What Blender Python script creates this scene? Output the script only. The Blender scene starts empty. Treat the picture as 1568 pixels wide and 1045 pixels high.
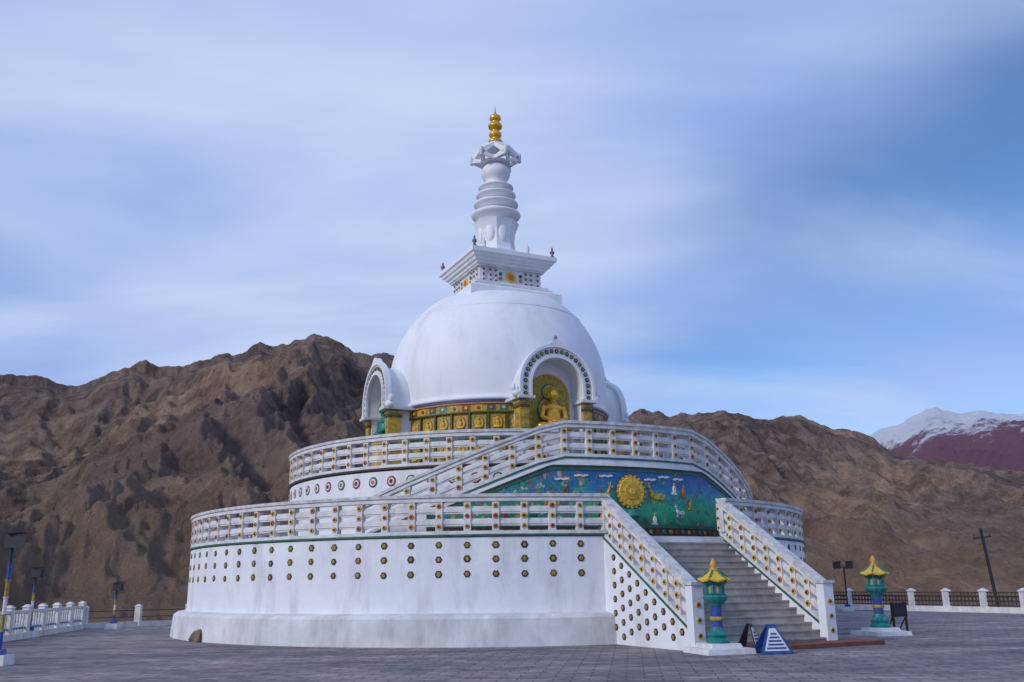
import bpy, math, random
from math import sin, cos, pi, radians, sqrt, atan2, tan, exp
from mathutils import Vector, Matrix, noise
random.seed(4)
sc = bpy.context.scene
sc.view_settings.view_transform = 'Standard'
sc.view_settings.look = 'None'
sc.view_settings.exposure = 0
sc.view_settings.gamma = 1

# ------------------------------------------------------------ materials
def newmat(name):
    m = bpy.data.materials.new(name); m.use_nodes = True
    nt = m.node_tree
    return m, nt, nt.nodes, nt.links, nt.nodes['Principled BSDF']

def mat(name, c1, c2=None, scale=3.0, stretch=(1,1,1), rough=0.75, bump=0.0, bscale=None, bdist=0.02, metal=0.0, lo=0.35, hi=0.65, detail=6, grime=None):
    m, nt, N, L, B = newmat(name)
    B.inputs['Roughness'].default_value = rough
    B.inputs['Metallic'].default_value = metal
    if c2 is None: c2 = tuple(x*0.8 for x in c1)
    tc = N.new('ShaderNodeTexCoord')
    mp = N.new('ShaderNodeMapping'); mp.inputs['Scale'].default_value = stretch
    L.new(tc.outputs['Object'], mp.inputs['Vector'])
    nz = N.new('ShaderNodeTexNoise'); nz.inputs['Scale'].default_value = scale; nz.inputs['Detail'].default_value = detail
    nz.inputs['Roughness'].default_value = 0.6
    L.new(mp.outputs[0], nz.inputs['Vector'])
    cr = N.new('ShaderNodeValToRGB')
    cr.color_ramp.elements[0].position = lo; cr.color_ramp.elements[0].color = (*c2, 1)
    cr.color_ramp.elements[1].position = hi; cr.color_ramp.elements[1].color = (*c1, 1)
    L.new(nz.outputs['Fac'], cr.inputs[0])
    out = cr.outputs[0]
    if grime:
        gcol, gamt, gscale = grime
        n2 = N.new('ShaderNodeTexNoise'); n2.inputs['Scale'].default_value = gscale; n2.inputs['Detail'].default_value = 9; n2.inputs['Roughness'].default_value=0.7
        mp2 = N.new('ShaderNodeMapping'); mp2.inputs['Scale'].default_value = (1,1,0.22)
        L.new(tc.outputs['Object'], mp2.inputs['Vector']); L.new(mp2.outputs[0], n2.inputs['Vector'])
        r2 = N.new('ShaderNodeMapRange'); r2.inputs[1].default_value=0.5; r2.inputs[2].default_value=0.8; r2.inputs[3].default_value=0; r2.inputs[4].default_value=gamt
        L.new(n2.outputs['Fac'], r2.inputs[0])
        mx = N.new('ShaderNodeMixRGB'); mx.inputs[2].default_value=(*gcol,1)
        L.new(r2.outputs[0], mx.inputs[0]); L.new(out, mx.inputs[1]); out = mx.outputs[0]
    L.new(out, B.inputs['Base Color'])
    if bump > 0:
        nb = N.new('ShaderNodeTexNoise'); nb.inputs['Scale'].default_value = bscale or scale*4; nb.inputs['Detail'].default_value = 8
        L.new(mp.outputs[0], nb.inputs['Vector'])
        bp = N.new('ShaderNodeBump'); bp.inputs['Strength'].default_value = bump; bp.inputs['Distance'].default_value = bdist
        L.new(nb.outputs['Fac'], bp.inputs['Height']); L.new(bp.outputs[0], B.inputs['Normal'])
    return m

WHITE = mat('white_paint', (.80,.815,.84), (.71,.735,.775), 0.6, rough=.7, bump=.3, bscale=5, bdist=.04, grime=((.38,.36,.35), .8, 1.3))
RAILW = mat('white_rail_paint', (.75,.75,.75), (.57,.57,.57), 2.5, rough=.75, bump=.3, bscale=12, bdist=.01, grime=((.33,.30,.26), .65, 3.0))
COPING = mat('weathered_coping', (.68,.68,.68), (.40,.395,.385), 5, rough=.85, bump=.4, bscale=18, bdist=.01)
DOMEW = mat('dome_white', (.80,.815,.845), (.75,.77,.81), 0.5, rough=.6, bump=.25, bscale=3, bdist=.04, grime=((.48,.46,.45), .6, .7))
PLINTH = mat('plinth_white', (.73,.735,.75), (.55,.555,.57), 1.2, rough=.8, bump=.4, bscale=6, bdist=.02, grime=((.30,.28,.27), .9, .9))
DARK = mat('dark_brown_paint', (.05,.032,.014), (.02,.016,.01), 20, rough=.6)
BRNZ = mat('bronze_gold_paint', (.46,.28,.04), (.22,.13,.03), 20, rough=.6)
DKOL = mat('dark_olive_paint', (.10,.085,.02), (.05,.045,.015), 14, rough=.55)
GOLDP = mat('ochre_yellow_paint', (.66,.40,.035), (.44,.24,.02), 14, rough=.5)
YEL = mat('bright_yellow_paint', (.78,.50,.03), (.60,.38,.02), 10, rough=.45)
OCHG = mat('olive_ochre_paint', (.50,.35,.035), (.20,.17,.03), 9, rough=.5)
GREEN = mat('green_paint', (.02,.15,.09), (.01,.07,.05), 6, rough=.5)
TEAL = mat('teal_paint', (.01,.27,.23), (.008,.14,.14), 8, rough=.4, grime=((.05,.08,.06), .6, 4))
RED = mat('red_paint', (.36,.03,.02), (.20,.015,.015), 9, rough=.5)
BLUE = mat('blue_paint', (.02,.09,.34), (.015,.04,.18), 9, rough=.5)
PURP = mat('maroon_violet_paint', (.28,.12,.20), (.16,.07,.12), 9, rough=.5)
ORNG = mat('orange_paint', (.60,.19,.03), (.42,.1,.02), 9, rough=.5)
GOLD = mat('gilded_metal', (.85,.50,.06), (.62,.32,.03), 6, rough=.32, metal=.55)
GOLDR = mat('gold_relief', (.66,.41,.035), (.32,.21,.02), 7, rough=.45, bump=.5, bscale=14, bdist=.03, metal=.1)
STEP = mat('stair_concrete', (.46,.41,.37), (.28,.26,.24), 2.2, rough=.9, bump=.5, bscale=20, bdist=.01, grime=((.16,.14,.12),.6,2))
TERR = mat('terrace_floor', (.35,.33,.31), (.25,.24,.23), 2, rough=.9)
REDC = mat('red_stone_slab', (.24,.07,.045), (.15,.05,.035), 3, rough=.85, bump=.3)
IRON = mat('brown_iron', (.06,.035,.025), (.03,.02,.018), 10, rough=.6)
BLACK = mat('black_housing', (.018,.022,.03), (.01,.012,.018), 10, rough=.5)
WOOD = mat('dark_wood', (.07,.04,.025), (.035,.02,.015), 8, stretch=(1,1,4), rough=.8)
ROCK = mat('rock_brown', (.22,.16,.11), (.10,.075,.055), 3, rough=.95, bump=.8, bscale=8, bdist=.05)
GLASS = mat('lantern_pane', (.45,.40,.22), (.3,.28,.18), 8, rough=.2)
TEALD = mat('teal_statue', (.02,.24,.17), (.01,.12,.10), 8, rough=.4)

# ------------------------------------------------------------ mesh builder
class MB:
    def __init__(s): s.v=[]; s.f=[]; s.m=[]; s.mats=[]; s.sm=[]
    def mi(s, m):
        if m not in s.mats: s.mats.append(m)
        return s.mats.index(m)
    def add(s, vs, fs, m, smooth=False):
        o=len(s.v); s.v += [tuple(p) for p in vs]; k=s.mi(m)
        for f in fs:
            s.f.append(tuple(i+o for i in f)); s.m.append(k); s.sm.append(smooth)
    def hexa(s, p, m):
        s.add(p, [(0,3,2,1),(4,5,6,7),(0,1,5,4),(1,2,6,5),(2,3,7,6),(3,0,4,7)], m)
    def box(s, c, ux, hx, hy, hz, m):
        cx,cy,cz=c; a,b=ux; n=(-b,a); P=[]
        for dz in (-hz,hz):
            for sx,sy in ((-1,-1),(1,-1),(1,1),(-1,1)):
                P.append((cx+a*hx*sx+n[0]*hy*sy, cy+b*hx*sx+n[1]*hy*sy, cz+dz))
        s.hexa(P, m)
    def frus(s, c, ux, h0, h1, z0, z1, m):
        cx,cy=c; a,b=ux; n=(-b,a); P=[]
        for z,h in ((z0,h0),(z1,h1)):
            for sx,sy in ((-1,-1),(1,-1),(1,1),(-1,1)):
                P.append((cx+(a*sx+n[0]*sy)*h, cy+(b*sx+n[1]*sy)*h, z))
        s.hexa(P, m)
    def lathe(s, c, prof, n, m, smooth=True, a0=0.0, closed=False):
        cx,cy=c[0],c[1]; vs=[]; fs=[]
        for r,z in prof:
            for i in range(n):
                a=a0+2*pi*i/n; vs.append((cx+r*cos(a), cy+r*sin(a), z))
        k=len(prof)
        for j in range(k-1):
            for i in range(n):
                i2=(i+1)%n
                fs.append((j*n+i, j*n+i2, (j+1)*n+i2, (j+1)*n+i))
        fs.append(tuple(range(n))[::-1]); fs.append(tuple((k-1)*n+i for i in range(n)))
        s.add(vs, fs, m, smooth)
    def disc(s, c, nrm, r, th, m, n=10, r2=None, rz=None, smooth=False):
        nrm=Vector(nrm).normalized(); u=Vector((0,0,1)).cross(nrm)
        if u.length<1e-3: u=Vector((1,0,0))
        u.normalize(); w=nrm.cross(u); c=Vector(c); r2=r*0.85 if r2 is None else r2
        k = 1.0 if rz is None else rz/r
        vs=[c+ (u*cos(2*pi*i/n)+w*sin(2*pi*i/n)*k)*r for i in range(n)]+[c+nrm*th+(u*cos(2*pi*i/n)+w*sin(2*pi*i/n)*k)*r2 for i in range(n)]
        fs=[(i,(i+1)%n,n+(i+1)%n,n+i) for i in range(n)]+[tuple(range(n,2*n)),tuple(range(n))[::-1]]
        s.add(vs, fs, m, smooth)
    def ell(s, c, ax, m, ux=(1,0), n=10, k=6):
        vs=[];fs=[]; a,b=ux
        for j in range(k+1):
            ph=-pi/2+pi*j/k
            for i in range(n):
                t=2*pi*i/n; x=ax[0]*cos(ph)*cos(t); y=ax[1]*cos(ph)*sin(t); z=ax[2]*sin(ph)
                vs.append((c[0]+a*x-b*y, c[1]+b*x+a*y, c[2]+z))
        for j in range(k):
            for i in range(n):
                i2=(i+1)%n; fs.append((j*n+i,j*n+i2,(j+1)*n+i2,(j+1)*n+i))
        s.add(vs,fs,m,True)
    def rod(s, p, q, r, m, n=6, r2=None):
        p=Vector(p);q=Vector(q);d=(q-p).normalized();u=d.cross(Vector((0,0,1)))
        if u.length<1e-3:u=Vector((1,0,0))
        u.normalize();w=d.cross(u); r2=r if r2 is None else r2
        vs=[p+(u*cos(2*pi*i/n)+w*sin(2*pi*i/n))*r for i in range(n)]+[q+(u*cos(2*pi*i/n)+w*sin(2*pi*i/n))*r2 for i in range(n)]
        fs=[(i,(i+1)%n,n+(i+1)%n,n+i) for i in range(n)]+[tuple(range(n,2*n)),tuple(range(n))[::-1]]
        s.add(vs,fs,m,False)
    def strip(s, path, o0, o1, z0, z1, m, closed=False):
        n=len(path); sec=[]
        for i,p in enumerate(path):
            a=path[(i-1)%n] if (closed or i>0) else path[i]
            b=path[(i+1)%n] if (closed or i<n-1) else path[i]
            tx,ty=b[0]-a[0],b[1]-a[1]; l=sqrt(tx*tx+ty*ty); tx/=l;ty/=l
            nx,ny=ty,-tx
            sec.append([(p[0]+nx*o0,p[1]+ny*o0,p[2]+z0),(p[0]+nx*o1,p[1]+ny*o1,p[2]+z0),(p[0]+nx*o1,p[1]+ny*o1,p[2]+z1),(p[0]+nx*o0,p[1]+ny*o0,p[2]+z1)])
        vs=[q for c in sec for q in c]; fs=[]
        R=n if closed else n-1
        for i in range(R):
            j=(i+1)%n
            for k in range(4):
                k2=(k+1)%4; fs.append((i*4+k,i*4+k2,j*4+k2,j*4+k))
        if not closed:
            fs.append((3,2,1,0)); e=(n-1)*4; fs.append((e,e+1,e+2,e+3))
        s.add(vs,fs,m)
    def obj(s, name, parent=None):
        me=bpy.data.meshes.new(name); me.from_pydata(s.v,[],s.f)
        for m in s.mats: me.materials.append(m)
        me.polygons.foreach_set('material_index', s.m)
        me.polygons.foreach_set('use_smooth', s.sm)
        me.update()
        o=bpy.data.objects.new(name, me); sc.collection.objects.link(o)
        if parent: o.parent=parent
        return o

def empty(name, loc=(0,0,0)):
    e=bpy.data.objects.new(name,None); sc.collection.objects.link(e); e.empty_display_size=.5
    return e

PHI=radians(25.6)
PHD=radians(24.5)
def pol(a, r): return (r*sin(a), -r*cos(a))
def FS(F, s, z=0, ph=PHI):
    return (F*sin(ph)+s*cos(ph), -F*cos(ph)+s*sin(ph), z)

stupa = empty('buddhist_stupa')

# ------------------------------------------------------------ lower drum
R1=11.45; Z1=2.84
W2=2.07; FE=14.95
b=MB()
b.lathe((0,0),[(R1+.48,0),(R1+.42,.70),(R1+.30,.79),(R1+.03,.83),(R1,.84),(R1,Z1-.02)],180,WHITE,smooth=False)
for i in range(len(b.f)):
    f=b.f[i]
    if len(f)==4 and max(b.v[k][2] for k in f)<.845: b.m[i]=b.mi(PLINTH)
b.obj('lower_drum_wall', stupa)
b=MB(); b.lathe((0,0),[(R1-.1,Z1-.3),(R1-.1,Z1+.0)],120,TERR,smooth=False); b.obj('lower_terrace_floor',stupa)

def flower(b, c, n, r, big=False, m1=DARK, m2=GOLDP, k=.48):
    b.disc(c, n, r, .022, m1, 6); 
    c2=Vector(c)+Vector(n).normalized()*.02
    b.disc(c2, n, r*k, .015, m2, 6)

def arcpath(a0,a1,r,z,n): return [(*pol(a0+(a1-a0)*i/n, r), z(a0+(a1-a0)*i/n) if callable(z) else z) for i in range(n+1)]

def railing(path, closed=False, h=1.14, band=GREEN, dots=True, both=False, pw=.095, bars=2):
    b=MB()
    b.strip(path,-.11,.13,0,.055,band,closed)
    b.strip(path,-.10,.10,.058,.15,RAILW,closed)
    g0=.15; g1=h-.20; bh=.20; gap=((g1-g0)-bars*bh)/(bars+1)
    for k in range(bars):
        z=g0+gap*(k+1)+bh*k
        b.strip(path,-.04,.04,z,z+bh,RAILW,closed)
        b.strip(path,-.065,.065,z+.05,z+bh-.05,RAILW,closed)
    b.strip(path,-.13,.13,g1,g1+.11,RAILW,closed)
    b.strip(path,-.17,.17,g1+.112,h,COPING,closed)
    n=len(path)
    for i,p in enumerate(path):
        a=path[(i-1)%n] if (closed or i>0) else path[i]
        c=path[(i+1)%n] if (closed or i<n-1) else path[i]
        tx,ty=c[0]-a[0],c[1]-a[1]; l=sqrt(tx*tx+ty*ty); sl=(c[2]-a[2])/l; tx/=l;ty/=l
        nx,ny=ty,-tx
        P=[]
        for zz in (.152,g1-.002):
            for sx,sy in ((-1,-1),(1,-1),(1,1),(-1,1)):
                P.append((p[0]+tx*pw*sx+nx*.10*sy,p[1]+ty*pw*sx+ny*.10*sy,p[2]+zz+sl*pw*sx))
        b.hexa(P,RAILW)
        if dots:
            for zz in (g0+.12,(g0+g1)/2,g1-.12):
                jit=random.uniform(.88,1.1)
                flower(b,(p[0]+nx*.10,p[1]+ny*.10,p[2]+zz),(nx,ny,0),.086*jit,m1=GOLDP if random.random()<.8 else ORNG,m2=DARK)
                if both: flower(b,(p[0]-nx*.10,p[1]-ny*.10,p[2]+zz),(-nx,-ny,0),.086*jit,m1=GOLDP,m2=DARK)
    return b

half=math.asin(W2/R1)
n1=87
ring=arcpath(PHI+half, PHI-half+2*pi, R1-.08, Z1, n1)
railing(ring).obj('lower_terrace_railing', stupa)
b=MB()
for i in range(n1+1):
    a=PHI+half+(2*pi-2*half)*i/n1
    if i in (0,n1): continue
    n=(sin(a),-cos(a),0)
    for z in (2.62,2.24,1.84):
        flower(b,(*pol(a,R1-.006),z+random.uniform(-.012,.012)),n,.112*random.uniform(.93,1.05),m1=random.choice((DARK,DARK,DKOL)),m2=random.choice((BRNZ,BRNZ,OCHG)),k=random.uniform(.45,.6))
b.obj('lower_drum_flower_dots', stupa)

# ------------------------------------------------------------ main staircase
b=MB()
F0=11.0; NS=16; rise=Z1/NS; tread=(FE-F0+.1)/NS
for i in range(NS):
    f1=F0+tread*(i+1)
    zt=Z1-rise*i-.001
    f0=F0-.6 if i==0 else F0+tread*i-.001
    P=[FS(f0,-W2+.05,0.002),FS(f1,-W2+.05,0.002),FS(f1,W2-.05,0.002),FS(f0,W2-.05,0.002)]
    P+= [(p[0],p[1],zt) for p in P]
    b.hexa(P,STEP)
    P=[FS(f1-.05,-W2+.06,zt-.035),FS(f1+.025,-W2+.06,zt-.035),FS(f1+.025,W2-.06,zt-.035),FS(f1-.05,W2-.06,zt-.035)]
    P+=[(p[0],p[1],zt+.004) for p in P]
    b.hexa(P,STEP)
b.obj('entrance_steps', stupa)
zend=.42
for sgn,nm in ((-1,'left'),(1,'right')):
    b=MB()
    s0,s1=(sgn*W2-.11, sgn*W2+.11)
    prof=[(F0-.4,0),(FE,0),(FE,zend),(F0+.1,Z1),(F0-.4,Z1)]
    vs=[FS(f,s0,z) for f,z in prof]+[FS(f,s1,z) for f,z in prof]
    k=len(prof)
    fs=[tuple(range(k)),tuple(range(k,2*k))[::-1]]+[(i,k+i,k+(i+1)%k,(i+1)%k) for i in range(k)]
    b.add(vs,fs,WHITE)
    nb=8
    path=[FS(F0+.1+(FE-F0-.1)*i/nb, sgn*W2, Z1+(zend-Z1)*i/nb) for i in range(nb+1)]
    rb=railing(path,both=True)
    o=rb.obj('stair_railing_'+nm, stupa)
    c=FS(FE+.05,sgn*W2,0)
    b.box((c[0],c[1],.75),(sin(PHI),-cos(PHI)),.13,.16,.75,WHITE)
    b.box((c[0],c[1],1.535),(sin(PHI),-cos(PHI)),.17,.20,.035,COPING)
    nrm=Vector(FS(0,sgn*1.0,0))
    ff=F0+.72
    while ff<FE-.1:
        zt=Z1+(zend-Z1)*(ff-F0-.1)/(FE-F0-.1)-.22
        z=zt
        while z>.2:
            flower(b,FS(ff,sgn*(W2+.108),z),nrm,.10,m2=BRNZ,k=.56)
            z-=.36
        ff+=.36
    for z in (.35,.7,1.05):
        flower(b,FS(FE+.18,sgn*W2,z),FS(1,0,0),.08,m1=GOLDP,m2=DARK)
    b.obj('stair_side_wall_'+nm, stupa)
b=MB()
P=[FS(FE-.1,-W2+.3,.004),FS(FE+.9,-W2+.3,.004),FS(FE+.9,W2+1.0,.004),FS(FE-.1,W2+1.0,.004)]
P+=[(p[0],p[1],.10) for p in P]; b.hexa(P,REDC)
b.obj('red_stone_landing', stupa)

# ------------------------------------------------------------ upper drum
R2=8.1; Z2=5.18
b=MB()
b.lathe((0,0),[(R2+.12,Z1),(R2+.12,Z1+.3),(R2,Z1+.34),(R2,Z2-.1),(R2-.02,Z2-.05)],140,WHITE,smooth=False)
n2=72
for i in range(n2):
    a=2*pi*i/n2; n=(sin(a),-cos(a),0); p=(*pol(a,R2-.004),4.80)
    b.disc(p,n,.18,.02,RED if i%2 else GREEN,12)
    b.disc(Vector(p)+Vector(n)*.02,n,.12,.012,RAILW,12)
    b.disc(Vector(p)+Vector(n)*.032,n,.07,.012,DARK if i%2 else ORNG,8)
b.obj('upper_drum_wall', stupa)
b=MB(); b.lathe((0,0),[(R2-.1,Z2-.3),(R2-.1,Z2)],100,TERR,smooth=False); b.obj('upper_terrace_floor',stupa)
LA=radians(15.5); EA=radians(51); RO=9.8
def zr(rel):
    t=abs(rel)
    if t<=LA: return Z2
    return Z2+(Z1-Z2)*min(1,(t-LA)/(EA-LA))
gap=radians(10)
ring=arcpath(PHI+gap, PHI-gap+2*pi, R2-.06, Z2, 64)
railing(ring,band=IRON).obj('upper_terrace_railing', stupa)

b=MB()
na=96
for i in range(na):
    a0=-EA+2*EA*i/na; a1=-EA+2*EA*(i+1)/na
    z0,z1=zr(a0),zr(a1)
    P=[]
    for zz in ((Z1-.05,Z1-.05),(z0,z1)):
        P+= [(*pol(PHI+a0,RO),zz[0]),(*pol(PHI+a1,RO),zz[1]),(*pol(PHI+a1,RO-.25),zz[1]),(*pol(PHI+a0,RO-.25),zz[0])]
    b.hexa(P,WHITE)
b.obj('curved_stair_wall', stupa)
b=MB()
ns=14
for sg in (-1,1):
    for i in range(ns):
        a0=sg*(LA+(EA-LA)*i/ns); a1=sg*(LA+(EA-LA)*(i+1)/ns)
        z=Z2-(Z2-Z1)*i/ns - .1
        P=[]
        for zz in (Z1-.03,z):
            P+=[(*pol(PHI+a0,RO-.24),zz),(*pol(PHI+a1,RO-.24),zz),(*pol(PHI+a1,R2+.01),zz),(*pol(PHI+a0,R2+.01),zz)]
        b.hexa(P,STEP)
for i in range(12):
    a0=-LA+2*LA*i/12; a1=-LA+2*LA*(i+1)/12; P=[]
    for zz in (Z1-.03,Z2-.01):
        P+=[(*pol(PHI+a0,RO-.24),zz),(*pol(PHI+a1,RO-.24),zz),(*pol(PHI+a1,R2-.3),zz),(*pol(PHI+a0,R2-.3),zz)]
    b.hexa(P,TERR)
b.obj('curved_flight_steps', stupa)
k=int(2*EA*RO/.78)
path=arcpath(PHI-EA,PHI+EA,RO-.10,lambda a: zr(a-PHI),k)
railing(path,band=GREEN).obj('curved_stair_railing', stupa)

# mural ------------------------------------------------
def mural_mat():
    m, nt, N, L, B = newmat('painted_mural')
    B.inputs['Roughness'].default_value=.5
    uv=N.new('ShaderNodeUVMap'); uv.uv_map='UVMap'
    sep=N.new('ShaderNodeSeparateXYZ'); L.new(uv.outputs[0],sep.inputs[0])
    nz=N.new('ShaderNodeTexNoise'); nz.inputs['Scale'].default_value=1.8; nz.inputs['Detail'].default_value=7; nz.inputs['Roughness'].default_value=.6; nz.inputs['Distortion'].default_value=.6
    L.new(uv.outputs[0],nz.inputs['Vector'])
    ad=N.new('ShaderNodeMath'); ad.operation='MULTIPLY_ADD'; ad.inputs[1].default_value=.55
    L.new(nz.outputs['Fac'],ad.inputs[0]); 
    sc2=N.new('ShaderNodeMath'); sc2.operation='MULTIPLY'; sc2.inputs[1].default_value=.38
    L.new(sep.outputs[1],sc2.inputs[0]); L.new(sc2.outputs[0],ad.inputs[2])
    cr=N.new('ShaderNodeValToRGB'); e=cr.color_ramp.elements
    cols=[(.25,(.01,.12,.07)),(.36,(.015,.29,.15)),(.46,(.03,.42,.20)),(.54,(.02,.25,.15)),(.61,(.03,.34,.28)),(.68,(.02,.18,.38)),(.84,(.015,.10,.30)),(.95,(.02,.16,.38))]
    e[0].position=cols[0][0]; e[0].color=(*cols[0][1],1); e[1].position=cols[-1][0]; e[1].color=(*cols[-1][1],1)
    for p,c in cols[1:-1]:
        q=e.new(p); q.color=(*c,1)
    L.new(ad.outputs[0],cr.inputs[0])
    vo=N.new('ShaderNodeTexVoronoi'); vo.inputs['Scale'].default_value=9
    L.new(uv.outputs[0],vo.inputs['Vector'])
    hs=N.new('ShaderNodeValToRGB'); hs.color_ramp.interpolation='CONSTANT'; h=hs.color_ramp.elements
    h[0].position=0; h[0].color=(.34,.10,.08,1); h[1].position=.85; h[1].color=(.5,.47,.36,1)
    for p,c in ((.15,(.02,.30,.17)),(.4,(.42,.32,.06)),(.48,(.03,.15,.34)),(.62,(.02,.20,.13))):
        q=h.new(p); q.color=(*c,1)
    sx=N.new('ShaderNodeSeparateXYZ'); L.new(vo.outputs['Color'],sx.inputs[0]); L.new(sx.outputs[0],hs.inputs[0])
    n3=N.new('ShaderNodeTexNoise'); n3.inputs['Scale'].default_value=3.5; n3.inputs['Detail'].default_value=5; L.new(uv.outputs[0],n3.inputs['Vector'])
    mr=N.new('ShaderNodeMapRange'); mr.inputs[1].default_value=-2.8; mr.inputs[2].default_value=-1.0; mr.inputs[3].default_value=.15; mr.inputs[4].default_value=-.03
    L.new(sep.outputs[0],mr.inputs[0])
    a2=N.new('ShaderNodeMath'); a2.operation='ADD'; L.new(n3.outputs['Fac'],a2.inputs[0]); L.new(mr.outputs[0],a2.inputs[1])
    gt=N.new('ShaderNodeMapRange'); gt.inputs[1].default_value=.52; gt.inputs[2].default_value=.60; gt.inputs[4].default_value=.75
    L.new(a2.outputs[0],gt.inputs[0])
    mx=N.new('ShaderNodeMixRGB'); L.new(gt.outputs[0],mx.inputs[0]); L.new(cr.outputs[0],mx.inputs[1]); L.new(hs.outputs[0],mx.inputs[2])
    v2=N.new('ShaderNodeTexVoronoi'); v2.feature='DISTANCE_TO_EDGE'; v2.inputs['Scale'].default_value=9; L.new(uv.outputs[0],v2.inputs['Vector'])
    m3=N.new('ShaderNodeMapRange'); m3.inputs[1].default_value=.02; m3.inputs[2].default_value=.08; m3.inputs[3].default_value=.3; m3.inputs[4].default_value=1; L.new(v2.outputs[0],m3.inputs[0])
    m4=N.new('ShaderNodeMixRGB'); m4.blend_type='MULTIPLY'; L.new(gt.outputs[0],m4.inputs[0]); L.new(mx.outputs[0],m4.inputs[1]); L.new(m3.outputs[0],m4.inputs[2])
    L.new(m4.outputs[0],B.inputs['Base Color'])
    return m
MUR=mural_mat()
MA=radians(38)
vs=[];fs=[];uvs=[]; nn=90; kk=12
def mtop(rel): return min(Z2-.26, zr(rel)-.20)
for i in range(nn+1):
    rel=-MA+2*MA*i/nn
    zb=Z1+.42; zt=max(mtop(rel),zb+.02)
    for j in range(kk+1):
        z=zb+(zt-zb)*j/kk
        vs.append((*pol(PHI+rel,RO+.012),z)); uvs.append((rel*RO,(z-zb)))
for i in range(nn):
    for j in range(kk):
        a=i*(kk+1)+j; fs.append((a,a+kk+1,a+kk+2,a+1))
me=bpy.data.meshes.new('mural_panel'); me.from_pydata(vs,[],fs); me.materials.append(MUR)
ul=me.uv_layers.new(name='UVMap')
for l in me.loops: ul.data[l.index].uv=uvs[l.vertex_index]
o=bpy.data.objects.new('mural_panel',me); sc.collection.objects.link(o); o.parent=stupa
b=MB()
tp=[]; 
for i in range(nn+1):
    rel=-MA+2*MA*i/nn; tp.append((*pol(PHI+rel,RO),max(mtop(rel),Z1+.44)))
b.strip(tp,.003,.045,0,.06,DARK)
b.strip(tp,.002,.035,-.09,-.001,GREEN)
bp_=arcpath(PHI-MA,PHI+MA,RO,Z1,60)
b.strip(bp_,.004,.06,0.0,.10,DARK); b.strip(bp_,.004,.05,.102,.32,IRON); b.strip(bp_,.004,.06,.322,.42,GREEN)
for i in range(50):
    a=PHI-MA+2*MA*(i+.5)/50; n=(sin(a),-cos(a),0)
    b.disc((*pol(a,RO+.045),Z1+.21),n,.07,.02,[RED,TEAL,OCHG][i%3],8)
SM=-.28
def MP(s,z,d=.02):
    a=PHI+(s+SM)/RO; return Vector((*pol(a,RO+d),z)), Vector((sin(a),-cos(a),0))
c,n=MP(.0,4.22)
uu=Vector((-n.y,n.x,0))
b.disc(c,n,.52,.04,GREEN,40,r2=.52); b.disc(c+n*.035,n,.49,.03,ORNG,40,r2=.48); b.disc(c+n*.06,n,.45,.045,YEL,40,r2=.42); b.disc(c+n*.10,n,.28,.03,GOLDP,24); b.disc(c+n*.125,n,.11,.04,YEL,12)
for i in range(20):
    t=2*pi*i/20
    p=c+n*.05+(uu*cos(t)+Vector((0,0,1))*sin(t))*.475
    b.disc(p,n,.04,.04,YEL,6)
for i in range(8):
    t=2*pi*i/8; d=uu*cos(t)+Vector((0,0,1))*sin(t)
    b.rod(c+n*.1+d*.1,c+n*.1+d*.40,.02,GOLDR,5)
q0=MP(0,0,.04)[0]
b.lathe((q0.x,q0.y),[(.26,3.46),(.30,3.52),(.16,3.58),(.20,3.69)],12,TEAL)
def deer(s0,z0,dr,m=ORNG,k=1.0):
    c,n=MP(s0,z0,.02); u=Vector((-n.y,n.x,0))
    def q(x,z): return c+u*x*dr*k+Vector((0,0,z*k))
    def E(x,z,rx,rz): b.disc(q(x,z),n,rx*k,.05,m,12,rz=rz*k)
    E(0,.34,.30,.14); E(.26,.42,.13,.13); E(-.24,.34,.15,.15)
    b.rod(q(.28,.46),q(.40,.72),.07*k,m,6,.045*k); E(.46,.76,.11,.055)
    b.rod(q(.40,.78),q(.33,.95),.018*k,m,4); b.rod(q(.42,.78),q(.45,.97),.018*k,m,4)
    b.rod(q(.24,.34),q(.30,.02),.035*k,m,5,.02*k); b.rod(q(.20,.34),q(.14,.16),.035*k,m,5,.02*k); b.rod(q(.14,.16),q(.22,.02),.025*k,m,5)
    b.rod(q(-.26,.34),q(-.34,.18),.05*k,m,5,.025*k); b.rod(q(-.34,.18),q(-.30,.0),.025*k,m,5,.018*k)
    b.rod(q(-.18,.3),q(-.2,.14),.04*k,m,5,.02*k); b.rod(q(-.2,.14),q(-.14,.0),.022*k,m,5)
deer(-.98,3.82,1,GOLDP,.7); deer(.98,3.86,-1,GOLDP,.7); deer(1.9,3.50,-1,RAILW,.42)
for (s0,z0,m) in ((-2.1,4.2,RED),(-2.35,3.9,OCHG),(-1.75,3.7,RAILW),(-2.7,3.75,ORNG),(1.7,4.35,RAILW),(2.4,3.9,OCHG),(2.1,4.3,ORNG),(-3.1,3.65,TEAL),(.85,3.40,RAILW),(-.9,3.42,RED),(-3.5,3.6,OCHG),(-3.9,3.5,RED)):
    c,n=MP(s0,z0); b.disc(c,n,.07,.04,m,8,rz=.13); b.disc(c+Vector((0,0,.16)),n,.04,.04,GOLDP,8)
    b.disc(c-Vector((0,0,.13)),n,.13,.03,m,8,rz=.05)
for (s0,z0) in ((-1.6,4.66),(1.3,4.7),(.75,4.6),(-.8,4.66),(1.9,4.66),(-2.2,4.55)):
    for q in range(4):
        c,n=MP(s0+.10*q-.15,z0+.02*(q%2)); b.disc(c,n,.08,.025,RAILW,10,rz=.035)
b.obj('mural_reliefs', stupa)

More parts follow.
